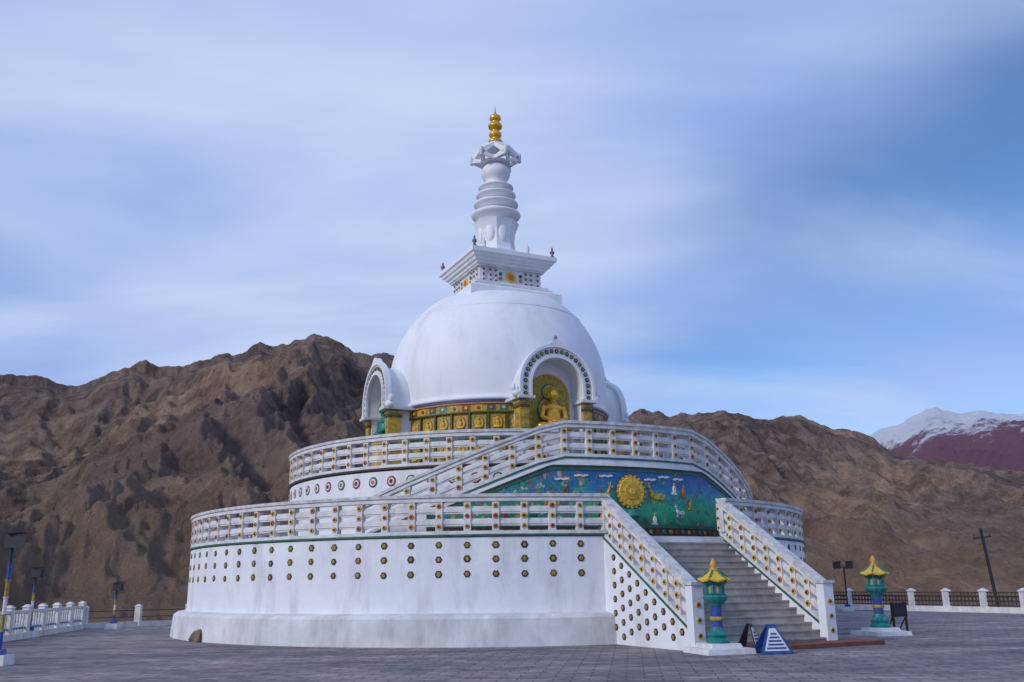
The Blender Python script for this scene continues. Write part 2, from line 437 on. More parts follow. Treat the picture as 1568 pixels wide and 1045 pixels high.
# ------------------------------------------------------------ drum with gold relief panels + dome
RD=4.30; ZD=8.02
b=MB()
b.lathe((0,0),[(RD+.35,Z2-.02),(RD+.35,Z2+.25),(RD+.1,Z2+.3),(RD,Z2+.32),(RD,ZD)],96,GOLDR,smooth=False)
cir=lambda r,z,n=96:[(*pol(2*pi*i/n,r),z) for i in range(n)]
b.strip(cir(RD,ZD-.07),.0,.17,0,.06,BLUE,True)
b.strip(cir(RD,ZD-.15),.0,.14,0,.078,ORNG,True)
b.strip(cir(RD,ZD-.42),.0,.09,0,.268,OCHG,True)
b.strip(cir(RD,ZD-.47),.0,.12,0,.048,DKOL,True)
for i in range(60):
    a=2*pi*(i+.5)/60; n=(sin(a),-cos(a),0); u=(cos(a),sin(a))
    p=pol(a,RD+.088); b.box((p[0],p[1],ZD-.285),u,.15,.012,.11,[TEAL,GOLDP,RED,GOLDP,GREEN][i%5])
    b.disc((*pol(a,RD+.10),ZD-.285),n,.07,.03,[YEL,GREEN,YEL,RED,ORNG][i%5],8)
b.strip(cir(RD,6.74),.0,.10,0,.08,DKOL,True)
b.strip(cir(RD,6.60),.0,.07,0,.128,GREEN,True)
b.strip(cir(RD,5.6),.0,.10,0,.10,RED,True)
NP=40
for i in range(NP):
    a=2*pi*i/NP; n=Vector((sin(a),-cos(a),0)); u=(cos(a),sin(a))
    for (zc,hh) in ((7.18,.36),(6.14,.42)):
        am=a+pi/NP; p=pol(am,RD+.03)
        b.box((p[0],p[1],zc),(cos(am),sin(am)),.035,.07,hh,DKOL)
        p=pol(a,RD+.01); c=Vector((p[0],p[1],zc))
        b.box((p[0],p[1],zc),u,.27,.025,hh-.06,OCHG)
        b.disc(c+n*.02,n,.22,.02,GREEN if i%2 else RED,14,rz=.27)
        b.disc(c+n*.035,n,.19,.02,GOLDP,14,rz=.24)
        c=c+n*.06
        b.ell(c+Vector((0,0,-.14)),(.17,.07,.06),YEL,u,8,5)
        b.ell(c+Vector((0,0,-.01)),(.085,.06,.13),GOLDP,u,8,5)
        b.ell(c+Vector((0,0,.155)),(.05,.05,.06),GOLDP,u,8,5)
b.obj('gilded_relief_drum', stupa)

b=MB()
prof=[(RD-.2,ZD),(RD+.18,ZD),(RD+.23,ZD+.04),(RD+.21,ZD+.12),(4.40,ZD+.16)]
zc=9.15; RR=4.45; HH=4.45; ZT=12.70
for i in range(1,10): 
    t=i/10; prof.append((4.40+(RR-4.40)*sin(t*pi/2), ZD+.16+(zc-ZD-.16)*t))
for i in range(0,60):
    t=(pi/2)*i/61; z=zc+HH*sin(t); r=RR*cos(t)**.97
    if z>ZT: break
    prof.append((r, z))
rl=prof[-1][0]
prof+=[(rl-.12,ZT+.02),(rl-.6,ZT+.08),(.05,ZT+.1)]
b.lathe((0,0),prof,160,DOMEW,smooth=True)
rr=lambda z: RR*cos(math.asin((z-zc)/HH))**.97
b.strip(cir(rr(11.95)+.0,11.9,128),-.05,.035,0,.05,DOMEW,True)
b.obj('dome', stupa)

# ------------------------------------------------------------ niches
def niche(rel, nm, statue):
    ph=PHD+rel
    Q=lambda F,s,z: FS(F,s,z,ph)
    b=MB()
    ri,ro=1.06,1.49; zc=8.42; F1=5.2
    def sect(rin,rout,ogee=0.0,foot=7.95,n=28):
        L_=[]
        L_.append(((-rin,foot),(-rout,foot)))
        for i in range(n+1):
            t=pi-pi*i/n; o=rout+ogee*exp(-((t-pi/2)/.16)**2)
            L_.append(((rin*cos(t),zc+rin*sin(t)),(o*cos(t),zc+o*sin(t))))
        L_.append(((rin,foot),(rout,foot)))
        return L_
    def arch(sec,Fa,Fb,m):
        vs=[];fs=[]
        for (i_,o_) in sec:
            vs+= [Q(Fa,*i_),Q(Fb,*i_),Q(Fb,*o_),Q(Fa,*o_)]
        k=len(sec)
        for j in range(k-1):
            for q in range(4):
                q2=(q+1)%4; fs.append((j*4+q,j*4+q2,(j+1)*4+q2,(j+1)*4+q))
        fs.append((0,1,2,3)); e=(k-1)*4; fs.append((e+3,e+2,e+1,e))
        b.add(vs,fs,m)
    arch(sect(ri+.002,ro-.17,0,7.9),2.6,F1-.14,DOMEW)
    arch(sect(ri,ro,.22),F1-.15,F1,RAILW)
    arch(sect(ri-.03,ri+.06,0),F1-.05,F1+.05,DOMEW)
    arch(sect(ro-.07,ro+.03,.22),F1-.18,F1+.05,DOMEW)
    n=Vector(Q(1,0,0))
    for i in range(19):
        t=pi*(i+.5)/19
        r=(ri+ro)/2
        flower(b,Q(F1-.002,r*cos(t),zc+r*sin(t)),n,.092,m1=DARK if i%2 else GREEN,m2=BRNZ)
    for sg in (-1,1):
        for zz in (8.28,8.06): flower(b,Q(F1-.002,sg*(ri+ro)/2,zz),n,.088,m2=BRNZ)
        c=Q(F1-.1,sg*(ro+.08),8.02); b.ell((c[0],c[1],8.05),(.20,.16,.15),DOMEW,(cos(ph),sin(ph)),12,8)
        c=Q(F1-.1,sg*(ro+.22),8.2); b.ell((c[0],c[1],8.26),(.075,.10,.16),DOMEW,(cos(ph),sin(ph)),10,6)
        c=Q(F1-.5,sg*(ri+ro)/2,0); b.box((c[0],c[1],7.93),(cos(ph),sin(ph)),.32,.62,.05,RAILW)
        c=Q(4.35,sg*(ri+.10),0); b.box((c[0],c[1],(Z2+7.88)/2),(cos(ph),sin(ph)),.10,.62,(7.88-Z2)/2,DOMEW)
        c=Q(F1-.35,sg*(ri+.22),0); u=(cos(ph),sin(ph))
        b.box((c[0],c[1],(Z2+7.84)/2),u,.17,.25,(7.84-Z2)/2,GOLDR)
        for zz,mm in ((7.78,OCHG),(7.64,DKOL),(6.6,DKOL),(6.45,GREEN),(5.5,RED)):
            b.box((c[0],c[1],zz),u,.205,.285,.045,mm)
        for zz in (7.3,6.95,6.1,5.8):
            cc=Q(F1-.10,sg*(ri+.22),zz); b.disc(cc,n,.10,.03,OCHG,8,rz=.13)
            cc=Vector(Q(F1-.35,sg*(ri+.22)-.17,zz)); b.disc(cc,-Vector(Q(0,1,0)),.10,.03,OCHG,8,rz=.13)
    c=Q(F1-.06,0,0); b.lathe((c[0],c[1]),[(.07,zc+ro+.14),(.10,zc+ro+.21),(.05,zc+ro+.26),(.075,zc+ro+.31),(.02,zc+ro+.40)],10,PURP)
    zt=8.15; rp=.84; zb=Z2+.05
    c=Q(4.0,0,0); 
    b.box((c[0],c[1],(Z2+8.0)/2),(cos(ph),sin(ph)),1.05,.48,(8.0-Z2)/2,DOMEW)
    for (rp_,f0,f1,mm) in ((.84,4.44,4.52,GOLDR),(.72,4.52,4.535,OCHG if statue is GOLD else GREEN)):
        pts=[(-rp_,zb),(rp_,zb)]+[(rp_*cos(pi*i/20),zt+rp_*sin(pi*i/20)) for i in range(21)]
        vs=[Q(f0,s,z) for s,z in pts]+[Q(f1,s,z) for s,z in pts]; k=len(pts)
        fs=[tuple(range(k))[::-1],tuple(range(k,2*k))]+[(i,(i+1)%k,k+(i+1)%k,k+i) for i in range(k)]
        b.add(vs,fs,mm)
    for i in range(17):
        t=pi*i/16; b.disc(Q(4.52,.78*cos(t),zt+.78*sin(t)),n,.06,.035,GOLDP if statue is GOLD else OCHG,8)
    for sg in (-1,1):
        for zz in (7.95,7.75,7.55,7.35,7.15,6.95): b.disc(Q(4.52,sg*.78,zz),n,.06,.035,GOLDP,8)
    c=Vector(Q(4.53,0,8.30)); b.disc(c,n,.33,.03,GREEN if statue is GOLD else ORNG,24,r2=.32); b.disc(c+n*.028,n,.28,.015,GOLDR,24)
    c=Vector(Q(4.53,0,7.62)); b.disc(c,n,.52,.02,GREEN if statue is GOLD else ORNG,28,r2=.51,rz=.55); b.disc(c+n*.018,n,.47,.012,GOLDR,28,rz=.50)
    c=Q(4.84,0,0); b.lathe((c[0],c[1]),[(.46,Z2),(.46,6.3),(.40,6.4),(.40,6.5),(.56,6.7),(.56,6.78),(.48,6.82)],20,GOLDP)
    b.obj('niche_'+nm, stupa)
    s=MB(); u=(cos(ph),sin(ph)); K=1.32; ZB=6.80
    def P3(x,f,z): return Q(4.84+f*K,x*K,ZB+z*K)
    def E(x,f,z,ax): s.ell(P3(x,f,z),tuple(a*K for a in ax),statue,u,16,10)
    E(0,.02,.13,(.50,.24,.14)); E(-.36,.06,.13,(.2,.18,.12)); E(.36,.06,.13,(.2,.18,.12))
    E(0,-.02,.42,(.22,.15,.34)); E(0,-.02,.66,(.29,.13,.13)); E(0,0,.86,(.08,.08,.12))
    E(0,.01,1.03,(.14,.14,.18)); E(0,-.02,1.19,(.085,.085,.08)); E(0,.14,1.01,(.025,.035,.045))
    for sg in (-1,1):
        E(sg*.145,-.01,1.0,(.03,.04,.08))
        s.rod(P3(sg*.29,0,.70),P3(sg*.38,.03,.38),.08*K,statue,10,.065*K)
        s.rod(P3(sg*.38,.03,.40),P3(sg*.08,.19,.27),.065*K,statue,10,.045*K)
    E(0,.2,.26,(.13,.08,.05))
    o=s.obj('buddha_statue_'+nm, stupa)
    r=o.modifiers.new('r','REMESH'); r.mode='VOXEL'; r.voxel_size=.024; r.use_smooth_shade=True
    sm=o.modifiers.new('s','SMOOTH'); sm.iterations=2
niche(0,'front',GOLD); niche(-pi/2,'side',TEALD); niche(pi/2,'far_side',GOLD); niche(pi,'rear',GOLD)

# ------------------------------------------------------------ harmika
b=MB(); U=(cos(PHD),sin(PHD))
def sq(h0,h1,z0,z1,m): b.frus((0,0),U,h0,h1,z0,z1,m)
sq(2.04,2.02,12.35,13.02,DOMEW); sq(2.00,1.88,13.02,13.12,DOMEW)
sq(1.74,1.74,13.12,13.24,RAILW); sq(1.62,1.62,13.24,13.38,DOMEW)
sq(1.38,1.38,13.38,14.04,DOMEW)
sq(1.50,1.50,14.04,14.12,RAILW); sq(1.56,1.60,14.12,14.24,DOMEW); sq(1.68,1.72,14.24,14.36,DOMEW); sq(1.78,1.84,14.36,14.50,DOMEW); sq(1.90,1.90,14.50,14.68,DOMEW)
sq(1.2,1.2,14.68,14.92,DOMEW)
for k in range(4):
    ph=PHD+k*pi/2; Q=lambda F,s,z: FS(F,s,z,ph); n=Vector(Q(1,0,0)); u=(cos(ph),sin(ph))
    c=Q(1.385,0,0); b.box((c[0],c[1],13.70),u,1.26,.008,.27,RAILW)
    c=Vector(Q(1.393,0,13.70)); b.disc(c,n,.24,.04,YEL,24); b.disc(c+n*.038,n,.13,.03,ORNG,16)
    for s in (-.45,.45):
        for z in (13.60,13.80): b.disc(Q(1.393,s,z),n,.085,.02,ORNG if z<13.7 else GREEN,8)
    for s in (-1.22,-.92,-.68,.68,.92,1.22):
        c=Q(1.40,s,0); b.box((c[0],c[1],13.70),u,.05,.03,.33,RAILW)
        for z in (13.48,13.70,13.92): b.disc(Q(1.43,s,z),n,.06,.02,PURP,8)
    c=Q(1.76,1.76,0); b.lathe((c[0],c[1]),[(.08,14.68),(.10,14.73),(.04,14.80),(.10,14.90),(.09,14.96),(.03,15.02),(.05,15.07),(.01,15.16)],10,PURP)
    c=Q(1.0,1.0,0); b.lathe((c[0],c[1]),[(.10,14.92),(.12,15.02),(.06,15.12),(.10,15.24),(.03,15.36),(.01,15.48)],10,RAILW)
b.obj('harmika', stupa)

# ------------------------------------------------------------ spire
b=MB()
b.lathe((0,0),[(1.12,14.9),(1.12,15.10),(.92,15.15),(.82,15.32),(.78,15.7),(.82,16.1),(.94,16.42),(1.0,16.55),(.8,16.60)],8,DOMEW,smooth=False,a0=PHD+pi/8)
for i in range(8):
    a=2*pi*i/8+PHD
    b.ell((.74*sin(a),-.74*cos(a),16.0),(.22,.09,.46),DOMEW,(cos(a),sin(a)),10,8)
pr=[(.7,16.52)]
def ringp(r,z,h,core):
    return [(core,z-h),(core+.05,z-h*.9),(r*.80,z-h*.62),(r*.95,z-h*.30),(r,z-.01),(r*.985,z+h*.22),(core+.14,z+h*.5),(core,z+h*.62),(core-.03,z+h)]
pr+=ringp(1.07,16.92,.26,.70)+ringp(.97,17.42,.21,.60)+ringp(.87,17.85,.19,.53)+ringp(.77,18.22,.15,.46)
pr+=[(.40,18.40)]
for i in range(1,16):
    t=-pi/2+pi*i/16; r=.64*cos(t)
    if r>.36: pr.append((r,18.92+.50*sin(t)))
pr+=[(.34,19.36),(.50,19.42),(.52,19.47),(.20,19.52),(.18,20.05),(.25,20.10)]
b.lathe((0,0),pr,48,DOMEW,smooth=True)
n=6; aa=PHD+pi/6
for i in range(n):
    a0=aa+2*pi*i/n; a1=aa+2*pi*(i+1)/n
    def bar(p,q,h0,h1,m=DOMEW,th=.045):
        d=Vector((q[0]-p[0],q[1]-p[1],0)).normalized(); w_=Vector((-d.y,d.x,0))*th; P=[]
        for hh in (-1,1):
            P+=[Vector(p)-w_+Vector((0,0,hh*h0)),Vector(q)-w_+Vector((0,0,hh*h1)),Vector(q)+w_+Vector((0,0,hh*h1)),Vector(p)+w_+Vector((0,0,hh*h0))]
        b.hexa(P,m)
    A=(1.05*cos(a0),1.05*sin(a0),19.60); C=(1.05*cos(a1),1.05*sin(a1),19.60)
    Mx=((A[0]+C[0])/2*.72,(A[1]+C[1])/2*.72)
    bar(A,(Mx[0],Mx[1],20.06),.17,.08); bar(C,(Mx[0],Mx[1],20.06),.17,.08)
    bar(A,(Mx[0],Mx[1],19.40),.13,.06); bar(C,(Mx[0],Mx[1],19.40),.13,.06)
    b.lathe((A[0],A[1]),[(.07,19.40),(.08,19.44),(.08,19.78),(.05,19.84)],8,RAILW)
b.lathe((0,0),[(.30,19.30),(.74,19.36),(.74,19.42),(.3,19.46)],6,DOMEW,smooth=False,a0=aa+pi/6)
b.lathe((0,0),[(.70,20.02),(.74,20.06),(.70,20.14),(.46,20.20),(.36,20.36)],6,DOMEW,smooth=False,a0=aa+pi/6)
b.obj('spire', stupa)
b=MB()
g=[(.26,20.34),(.34,20.42),(.30,20.52),(.16,20.58),(.20,20.66),(.28,20.76),(.27,20.88),(.15,20.98),(.17,21.04),(.30,21.14),(.32,21.24),(.26,21.34),(.14,21.42),(.19,21.48),(.26,21.58),(.24,21.70),(.14,21.78),(.05,21.86),(.035,21.95),(.008,22.2)]
b.lathe((0,0),g,24,GOLD,smooth=True); b.obj('gilded_finial', stupa)

# ------------------------------------------------------------ plaza
def plaza_mat():
    m, nt, N, L, B = newmat('plaza_paving')
    tc=N.new('ShaderNodeTexCoord'); mp=N.new('ShaderNodeMapping'); mp.inputs['Rotation'].default_value=(0,0,radians(8))
    L.new(tc.outputs['Object'],mp.inputs[0])
    br=N.new('ShaderNodeTexBrick'); br.inputs['Scale'].default_value=1; br.inputs['Brick Width'].default_value=.62; br.inputs['Row Height'].default_value=.31
    br.inputs['Mortar Size'].default_value=.016; br.inputs['Color1'].default_value=(.27,.24,.255,1); br.inputs['Color2'].default_value=(.185,.168,.188,1); br.inputs['Mortar'].default_value=(.09,.08,.09,1)
    br.inputs['Bias'].default_value=-.1
    L.new(mp.outputs[0],br.inputs['Vector'])
    nz=N.new('ShaderNodeTexNoise'); nz.inputs['Scale'].default_value=.35; nz.inputs['Detail'].default_value=9; nz.inputs['Roughness'].default_value=.65
    mp3=N.new('ShaderNodeMapping'); mp3.inputs['Scale'].default_value=(.6,1.6,1); L.new(tc.outputs['Object'],mp3.inputs[0]); L.new(mp3.outputs[0],nz.inputs['Vector'])
    cr=N.new('ShaderNodeValToRGB'); cr.color_ramp.elements[0].position=.38; cr.color_ramp.elements[0].color=(.55,.56,.62,1); cr.color_ramp.elements[1].position=.62; cr.color_ramp.elements[1].color=(1.35,1.20,1.10,1)
    L.new(nz.outputs['Fac'],cr.inputs[0])
    mx=N.new('ShaderNodeMixRGB'); mx.blend_type='MULTIPLY'; mx.inputs[0].default_value=1; L.new(br.outputs[0],mx.inputs[1]); L.new(cr.outputs[0],mx.inputs[2])
    n5=N.new('ShaderNodeTexNoise'); n5.inputs['Scale'].default_value=2.2; n5.inputs['Detail'].default_value=8; n5.inputs['Roughness'].default_value=.7; L.new(tc.outputs['Object'],n5.inputs['Vector'])
    c5=N.new('ShaderNodeMapRange'); c5.inputs[1].default_value=.35; c5.inputs[2].default_value=.7; c5.inputs[3].default_value=.6; c5.inputs[4].default_value=1.45; L.new(n5.outputs['Fac'],c5.inputs[0])
    mx2=N.new('ShaderNodeMixRGB'); mx2.blend_type='MULTIPLY'; mx2.inputs[0].default_value=1; L.new(mx.outputs[0],mx2.inputs[1]); L.new(c5.outputs[0],mx2.inputs[2])
    L.new(mx2.outputs[0],B.inputs['Base Color']); B.inputs['Roughness'].default_value=.85
    n2=N.new('ShaderNodeTexNoise'); n2.inputs['Scale'].default_value=12; n2.inputs['Detail'].default_value=6; L.new(tc.outputs['Object'],n2.inputs['Vector'])
    ad=N.new('ShaderNodeMath'); ad.operation='MULTIPLY_ADD'; ad.inputs[1].default_value=-.8; L.new(br.outputs['Fac'],ad.inputs[0]); L.new(n2.outputs['Fac'],ad.inputs[2])
    bp=N.new('ShaderNodeBump'); bp.inputs['Strength'].default_value=.6; bp.inputs['Distance'].default_value=.03; L.new(ad.outputs[0],bp.inputs['Height']); L.new(bp.outputs[0],B.inputs['Normal'])
    return m
PLZ=plaza_mat()
edge=[(-15.0,-70),(-15.2,-12),(-17.4,2.6),(-12,7),(-6,17),(6,21),(14,19),(19,14),(23.6,5),(26,-8),(27,-70)]
b=MB()
b.add([(x,y,0) for x,y in edge],[tuple(range(len(edge)))],PLZ)
b.add([(x,y,-.001) for x,y in edge]+[(x*1.04,y*1.02+.0,-6) for x,y in edge],[(i,i+len(edge),(i+1)%len(edge)+len(edge),(i+1)%len(edge)) for i in range(len(edge))],ROCK)
b.obj('plaza_ground')

# ------------------------------------------------------------ fences
def lerp_path(pts, step):
    out=[]
    for (a,c) in zip(pts[:-1],pts[1:]):
        l=sqrt((c[0]-a[0])**2+(c[1]-a[1])**2); n=max(1,round(l/step))
        for i in range(n): out.append((a[0]+(c[0]-a[0])*i/n,a[1]+(c[1]-a[1])*i/n,0))
    out.append((*pts[-1],0)); return out
b=MB()
pts=lerp_path([(26.6,-60),(25.7,-8),(23.3,5),(18.8,13.8),(13.8,18.7),(6,20.7),(-5.8,16.7)][::-1],1.95)
b.strip(pts,-.16,.16,.002,.26,RAILW)
for i,p in enumerate(pts):
    b.box((p[0],p[1],.60),(1,0),.14,.14,.35,RAILW); b.frus((p[0],p[1]),(1,0),.18,.17,.95,1.01,RAILW); b.frus((p[0],p[1]),(1,0),.15,.02,1.01,1.10,RAILW)
    if i<len(pts)-1:
        q=pts[i+1]; P=Vector(p);Q_=Vector(q); d=(Q_-P).normalized()
        for z in (.32,.50,.74,.90): b.rod(P+Vector((0,0,z)),Q_+Vector((0,0,z)),.028,IRON,5)
        l=(Q_-P).length; nn_=10
        for k in range(1,nn_):
            c=P+(Q_-P)*k/nn_; b.rod(c+Vector((0,0,.3)),c+Vector((0,0,.92)),.02,IRON,4)
        for k in range(nn_):
            c=P+(Q_-P)*(k+.5)/nn_+Vector((0,0,.62))
            for t in range(8):
                a0=2*pi*t/8;a1=2*pi*(t+1)/8
                b.rod(c+d*.09*cos(a0)+Vector((0,0,.10*sin(a0))),c+d*.09*cos(a1)+Vector((0,0,.10*sin(a1))),.02,IRON,4)
b.obj('ornamental_iron_fence')
b=MB()
pts=lerp_path([(-14.8,-40),(-15.0,-12),(-17.1,2.4)],1.6)
b.strip(pts,-.16,.16,.002,.2,RAILW)
b.strip(pts,-.06,.06,.84,.92,RAILW); b.strip(pts,-.04,.04,.32,.38,BLUE)
for i,p in enumerate(pts):
    b.box((p[0],p[1],.56),(0,1),.11,.11,.45,RAILW); b.frus((p[0],p[1]),(0,1),.14,.05,1.01,1.1,RAILW)
    if i<len(pts)-1:
        q=pts[i+1]
        for k in range(1,6):
            x=p[0]+(q[0]-p[0])*k/6; y=p[1]+(q[1]-p[1])*k/6
            b.lathe((x,y),[(.04,.2),(.06,.4),(.035,.55),(.055,.7),(.04,.84)],6,RAILW)
b.obj('white_balustrade_fence')
b=MB()
pts=lerp_path([(-17.1,2.7),(-12,6.7),(-6.2,16.4)],1.9)
b.strip(pts,-.14,.14,.002,.22,RAILW)
for p in pts:
    b.box((p[0],p[1],.44),(1,0),.12,.12,.40,RAILW); b.frus((p[0],p[1]),(1,0),.15,.05,.84,.92,RAILW)
for z in (.4,.66): b.strip([(p[0],p[1],0) for p in pts],-.015,.015,z,z+.03,IRON)
b.obj('kerb_post_fence')

# ------------------------------------------------------------ lanterns
def lantern(loc, name, s=1.0, ang=0.3):
    e=empty(name); b=MB(); x,y=loc; u=(cos(ang),sin(ang))
    b.frus((x,y),u,.60,.58,.003,.12,RAILW); b.frus((x,y),u,.40,.36,.12,.22,RAILW)
    b.obj('pedestal_base',e)
    b=MB(); z0=.22
    T=lambda L_: [(r*s,z0+z*s) for r,z in L_]
    b.lathe((x,y),T([(.25,0),(.27,.06),(.20,.12),(.24,.18),(.15,.26),(.13,.34)]),12,TEAL,smooth=False)
    b.lathe((x,y),T([(.125,.34),(.12,.80)]),12,BLUE,smooth=False)
    b.lathe((x,y),T([(.15,.48),(.16,.52),(.15,.56)]),12,OCHG,smooth=False)
    b.lathe((x,y),T([(.13,.78),(.18,.84),(.26,.92),(.29,.98),(.27,1.02)]),12,TEAL,smooth=False)
    b.obj('column',e)
    b=MB()
    b.lathe((x,y),T([(.16,1.02),(.16,1.28)]),6,GLASS,smooth=False)
    for i in range(6):
        a=2*pi*i/6; b.box((x+.18*s*cos(a),y+.18*s*sin(a),z0+1.15*s),(cos(a),sin(a)),.03*s,.03*s,.13*s,TEAL)
    b.lathe((x,y),T([(.22,1.02),(.24,1.05),(.2,1.07)]),6,TEAL,smooth=False)
    b.lathe((x,y),T([(.22,1.24),(.30,1.29),(.26,1.31)]),6,TEAL,smooth=False)
    b.obj('light_chamber',e)
    b=MB()
    vs=[];n=12
    lev=[(.37,1.30,.07),(.38,1.335,.07),(.26,1.41,.02),(.16,1.49,0),(.09,1.56,0)]
    for r,z,up in lev:
        for i in range(n):
            k=1.0 if i%2==0 else .90
            vs.append((x+r*s*k*cos(pi*i/6),y+r*s*k*sin(pi*i/6),z0+(z+(up if i%2==0 else 0)*.7)*s))
    fs=[(j*n+i,j*n+(i+1)%n,(j+1)*n+(i+1)%n,(j+1)*n+i) for j in range(len(lev)-1) for i in range(n)]
    fs+=[tuple(range(n))[::-1]]
    b.add(vs,fs,YEL)
    for i in range(0,n,2):
        a=pi*i/6; b.rod((x+.37*s*cos(a),y+.37*s*sin(a),z0+1.37*s),(x+.10*s*cos(a),y+.10*s*sin(a),z0+1.56*s),.02*s,TEAL,5)
    b.lathe((x,y),T([(.09,1.54),(.11,1.58),(.05,1.62),(.08,1.68),(.07,1.72),(.015,1.82)]),10,GOLDP)
    b.obj('pagoda_roof',e)
    return e
lantern((4.98,-15.0),'pagoda_stone_lantern',1.03)
lantern((11.05,-9.2),'pagoda_stone_lantern.001',1.12)

def aframe(x,y,ang,name,w=.34,h=.62,m=BLUE):
    e=empty(name); b=MB(); u=Vector((cos(ang),sin(ang),0)); f=Vector((sin(ang),-cos(ang),0)); c=Vector((x,y,0))
    for sg in (1,-1):
        nrm=(f*sg*h+Vector((0,0,.22))).normalized()
        def quad(t0,t1,k0,k1,off,th,m):
            P=[]
            for o in (off,off+th):
                for t,k in ((t0,-k0),(t0,k0),(t1,k1),(t1,-k1)):
                    a=c+f*sg*(.24-.22*t)+Vector((0,0,h*t)); ww=w*(1-.80*t)
                    P.append(a+u*k*ww+nrm*o)
            b.hexa(P,m)
        quad(.0,1,1,1,0,.025,m)
        quad(.10,.86,.80,.6,.026,.006,RAILW)
        for t,k in ((.16,.68),(.28,.62),(.40,.6),(.52,.5),(.64,.4)):
            quad(t,t+.06,k,k,.033,.004,m)
    b.obj('boards',e)
aframe(6.1,-15.35,radians(10),'notice_board',.40,.62)
aframe(5.85,-14.45,radians(50),'notice_board.001',.26,.60,IRON)

def signboard(x,y,ang,name):
    e=empty(name); b=MB(); u=(cos(ang),sin(ang))
    for k in (-1,1): b.box((x+u[0]*.26*k,y+u[1]*.26*k,.45),u,.025,.03,.45,WOOD)
    b.box((x,y,.68),u,.32,.02,.20,WOOD); b.box((x,y-.0,.68),u,.27,.026,.15,BLACK)
    for k in (-1,1): b.rod((x+u[0]*.26*k,y+u[1]*.26*k,.5),(x+u[0]*.26*k-u[1]*.35,y+u[1]*.26*k+u[0]*.35,.01),.02,WOOD,5)
    b.obj('board',e)
signboard(11.9,-8.6,radians(25),'wooden_signboard')

def flood(x,y,h,ang,name,double=False):
    e=empty(name); b=MB()
    b.frus((x,y),(1,0),.24,.22,.003,.22,RAILW); b.frus((x,y),(1,0),.11,.10,.22,.34,BLUE)
    seg=[BLUE,OCHG,RAILW,OCHG,BLUE,BLACK] if not double else [IRON]*6
    k=6
    for i in range(k):
        z0=.34+(h-.34-.15)*i/k; z1=.34+(h-.34-.15)*(i+1)/k
        b.lathe((x,y),[(.042,z0),(.042,z1-.03),(.058,z1-.025),(.058,z1)],10,seg[i],smooth=False)
    b.obj('post',e)
    b=MB(); u=Vector((cos(ang),sin(ang),0)); w=Vector((-sin(ang),cos(ang),0))
    for sg in ((-1,1) if double else (0,)):
        c=Vector((x,y,h-.05))+w*sg*.3
        b.rod((x,y,h-.18),c+Vector((0,0,-.02)),.02,BLACK,5)
        P=[]
        for d,zz,ws in ((-.14,.0,.10),(.20,-.02,.19)):
            P+=[c+u*d+w*ws+Vector((0,0,zz-.14)),c+u*d-w*ws+Vector((0,0,zz-.14)),c+u*d-w*ws+Vector((0,0,zz+.15)),c+u*d+w*ws+Vector((0,0,zz+.15))]
        b.hexa(P,BLACK)
        P=[]
        for zz in (.152,.172):
            P+=[c+u*-.1+w*.2+Vector((0,0,zz)),c+u*-.1-w*.2+Vector((0,0,zz)),c+u*.30-w*.22+Vector((0,0,zz+.03)),c+u*.30+w*.22+Vector((0,0,zz+.03))]
        b.hexa(P,BLACK)
    b.obj('lamp_head',e)
flood(-10.95,-15.6,2.7,radians(10),'flood_lamp_post')
flood(-16.2,-3.6,2.2,radians(10),'flood_lamp_post.001')
flood(-15.6,2.0,1.7,radians(10),'flood_lamp_post.002')
flood(17.6,11.0,2.3,radians(-120),'flood_lamp_post.003',True)

e=empty('utility_pole'); b=MB()
x,y=36.2,32
b.rod((x+.9,y,-9),(x-.35,y,5.1),.16,BLACK,8,.11)
b.rod((x-1.0,y,4.35),(x+.35,y,4.5),.06,BLACK,5)
for k in (-.9,-.3,.25): b.rod((x+k,y,4.45),(x+k,y,4.70),.04,IRON,6)
b.obj('pole',e)

b=MB(); b.ell((-9.15,-7.72,.10),(.30,.10,.26),ROCK,(cos(-.87),sin(-.87)),14,9)
o=b.obj('broken_plinth_masonry',stupa)
for v in o.data.vertices:
    v.co+=Vector((1,1,1))*.12*noise.noise(v.co*4.1)

# ------------------------------------------------------------ terrain
def interp(tab,a):
    if a<=tab[0][0]: return tab[0][1]
    for (x0,y0),(x1,y1) in zip(tab[:-1],tab[1:]):
        if a<=x1: return y0+(y1-y0)*(a-x0)/(x1-x0)
    return tab[-1][1]
sky1=[(-75,9),(-45,10.5),(-34,11.6),(-28.9,11.4),(-27.2,11.25),(-25.6,10.7),(-23.9,11.4),(-21.5,12.4),(-19.6,12.4),(-16.7,13.5),(-14.8,14.1),(-13.3,14.45),(-11.7,14.9),(-10.5,14.35),(-8.8,13.65),(-7.1,13.9),(-3,12.4),(0,11.2),(4,10.0),(8,9.95),(9.8,10.25),(12.2,9.75),(13.8,9.95),(16.1,9.35),(18.8,9.4),(20.6,8.5),(22.3,7.7),(23.6,6.9),(25.3,6.2),(27.9,5.8),(30.1,5.5),(40,6.2),(60,7),(75,6)]
CX,CY=0,-36.8
def fbm(p,o=6): return noise.fractal(p,1.0,2.05,o)
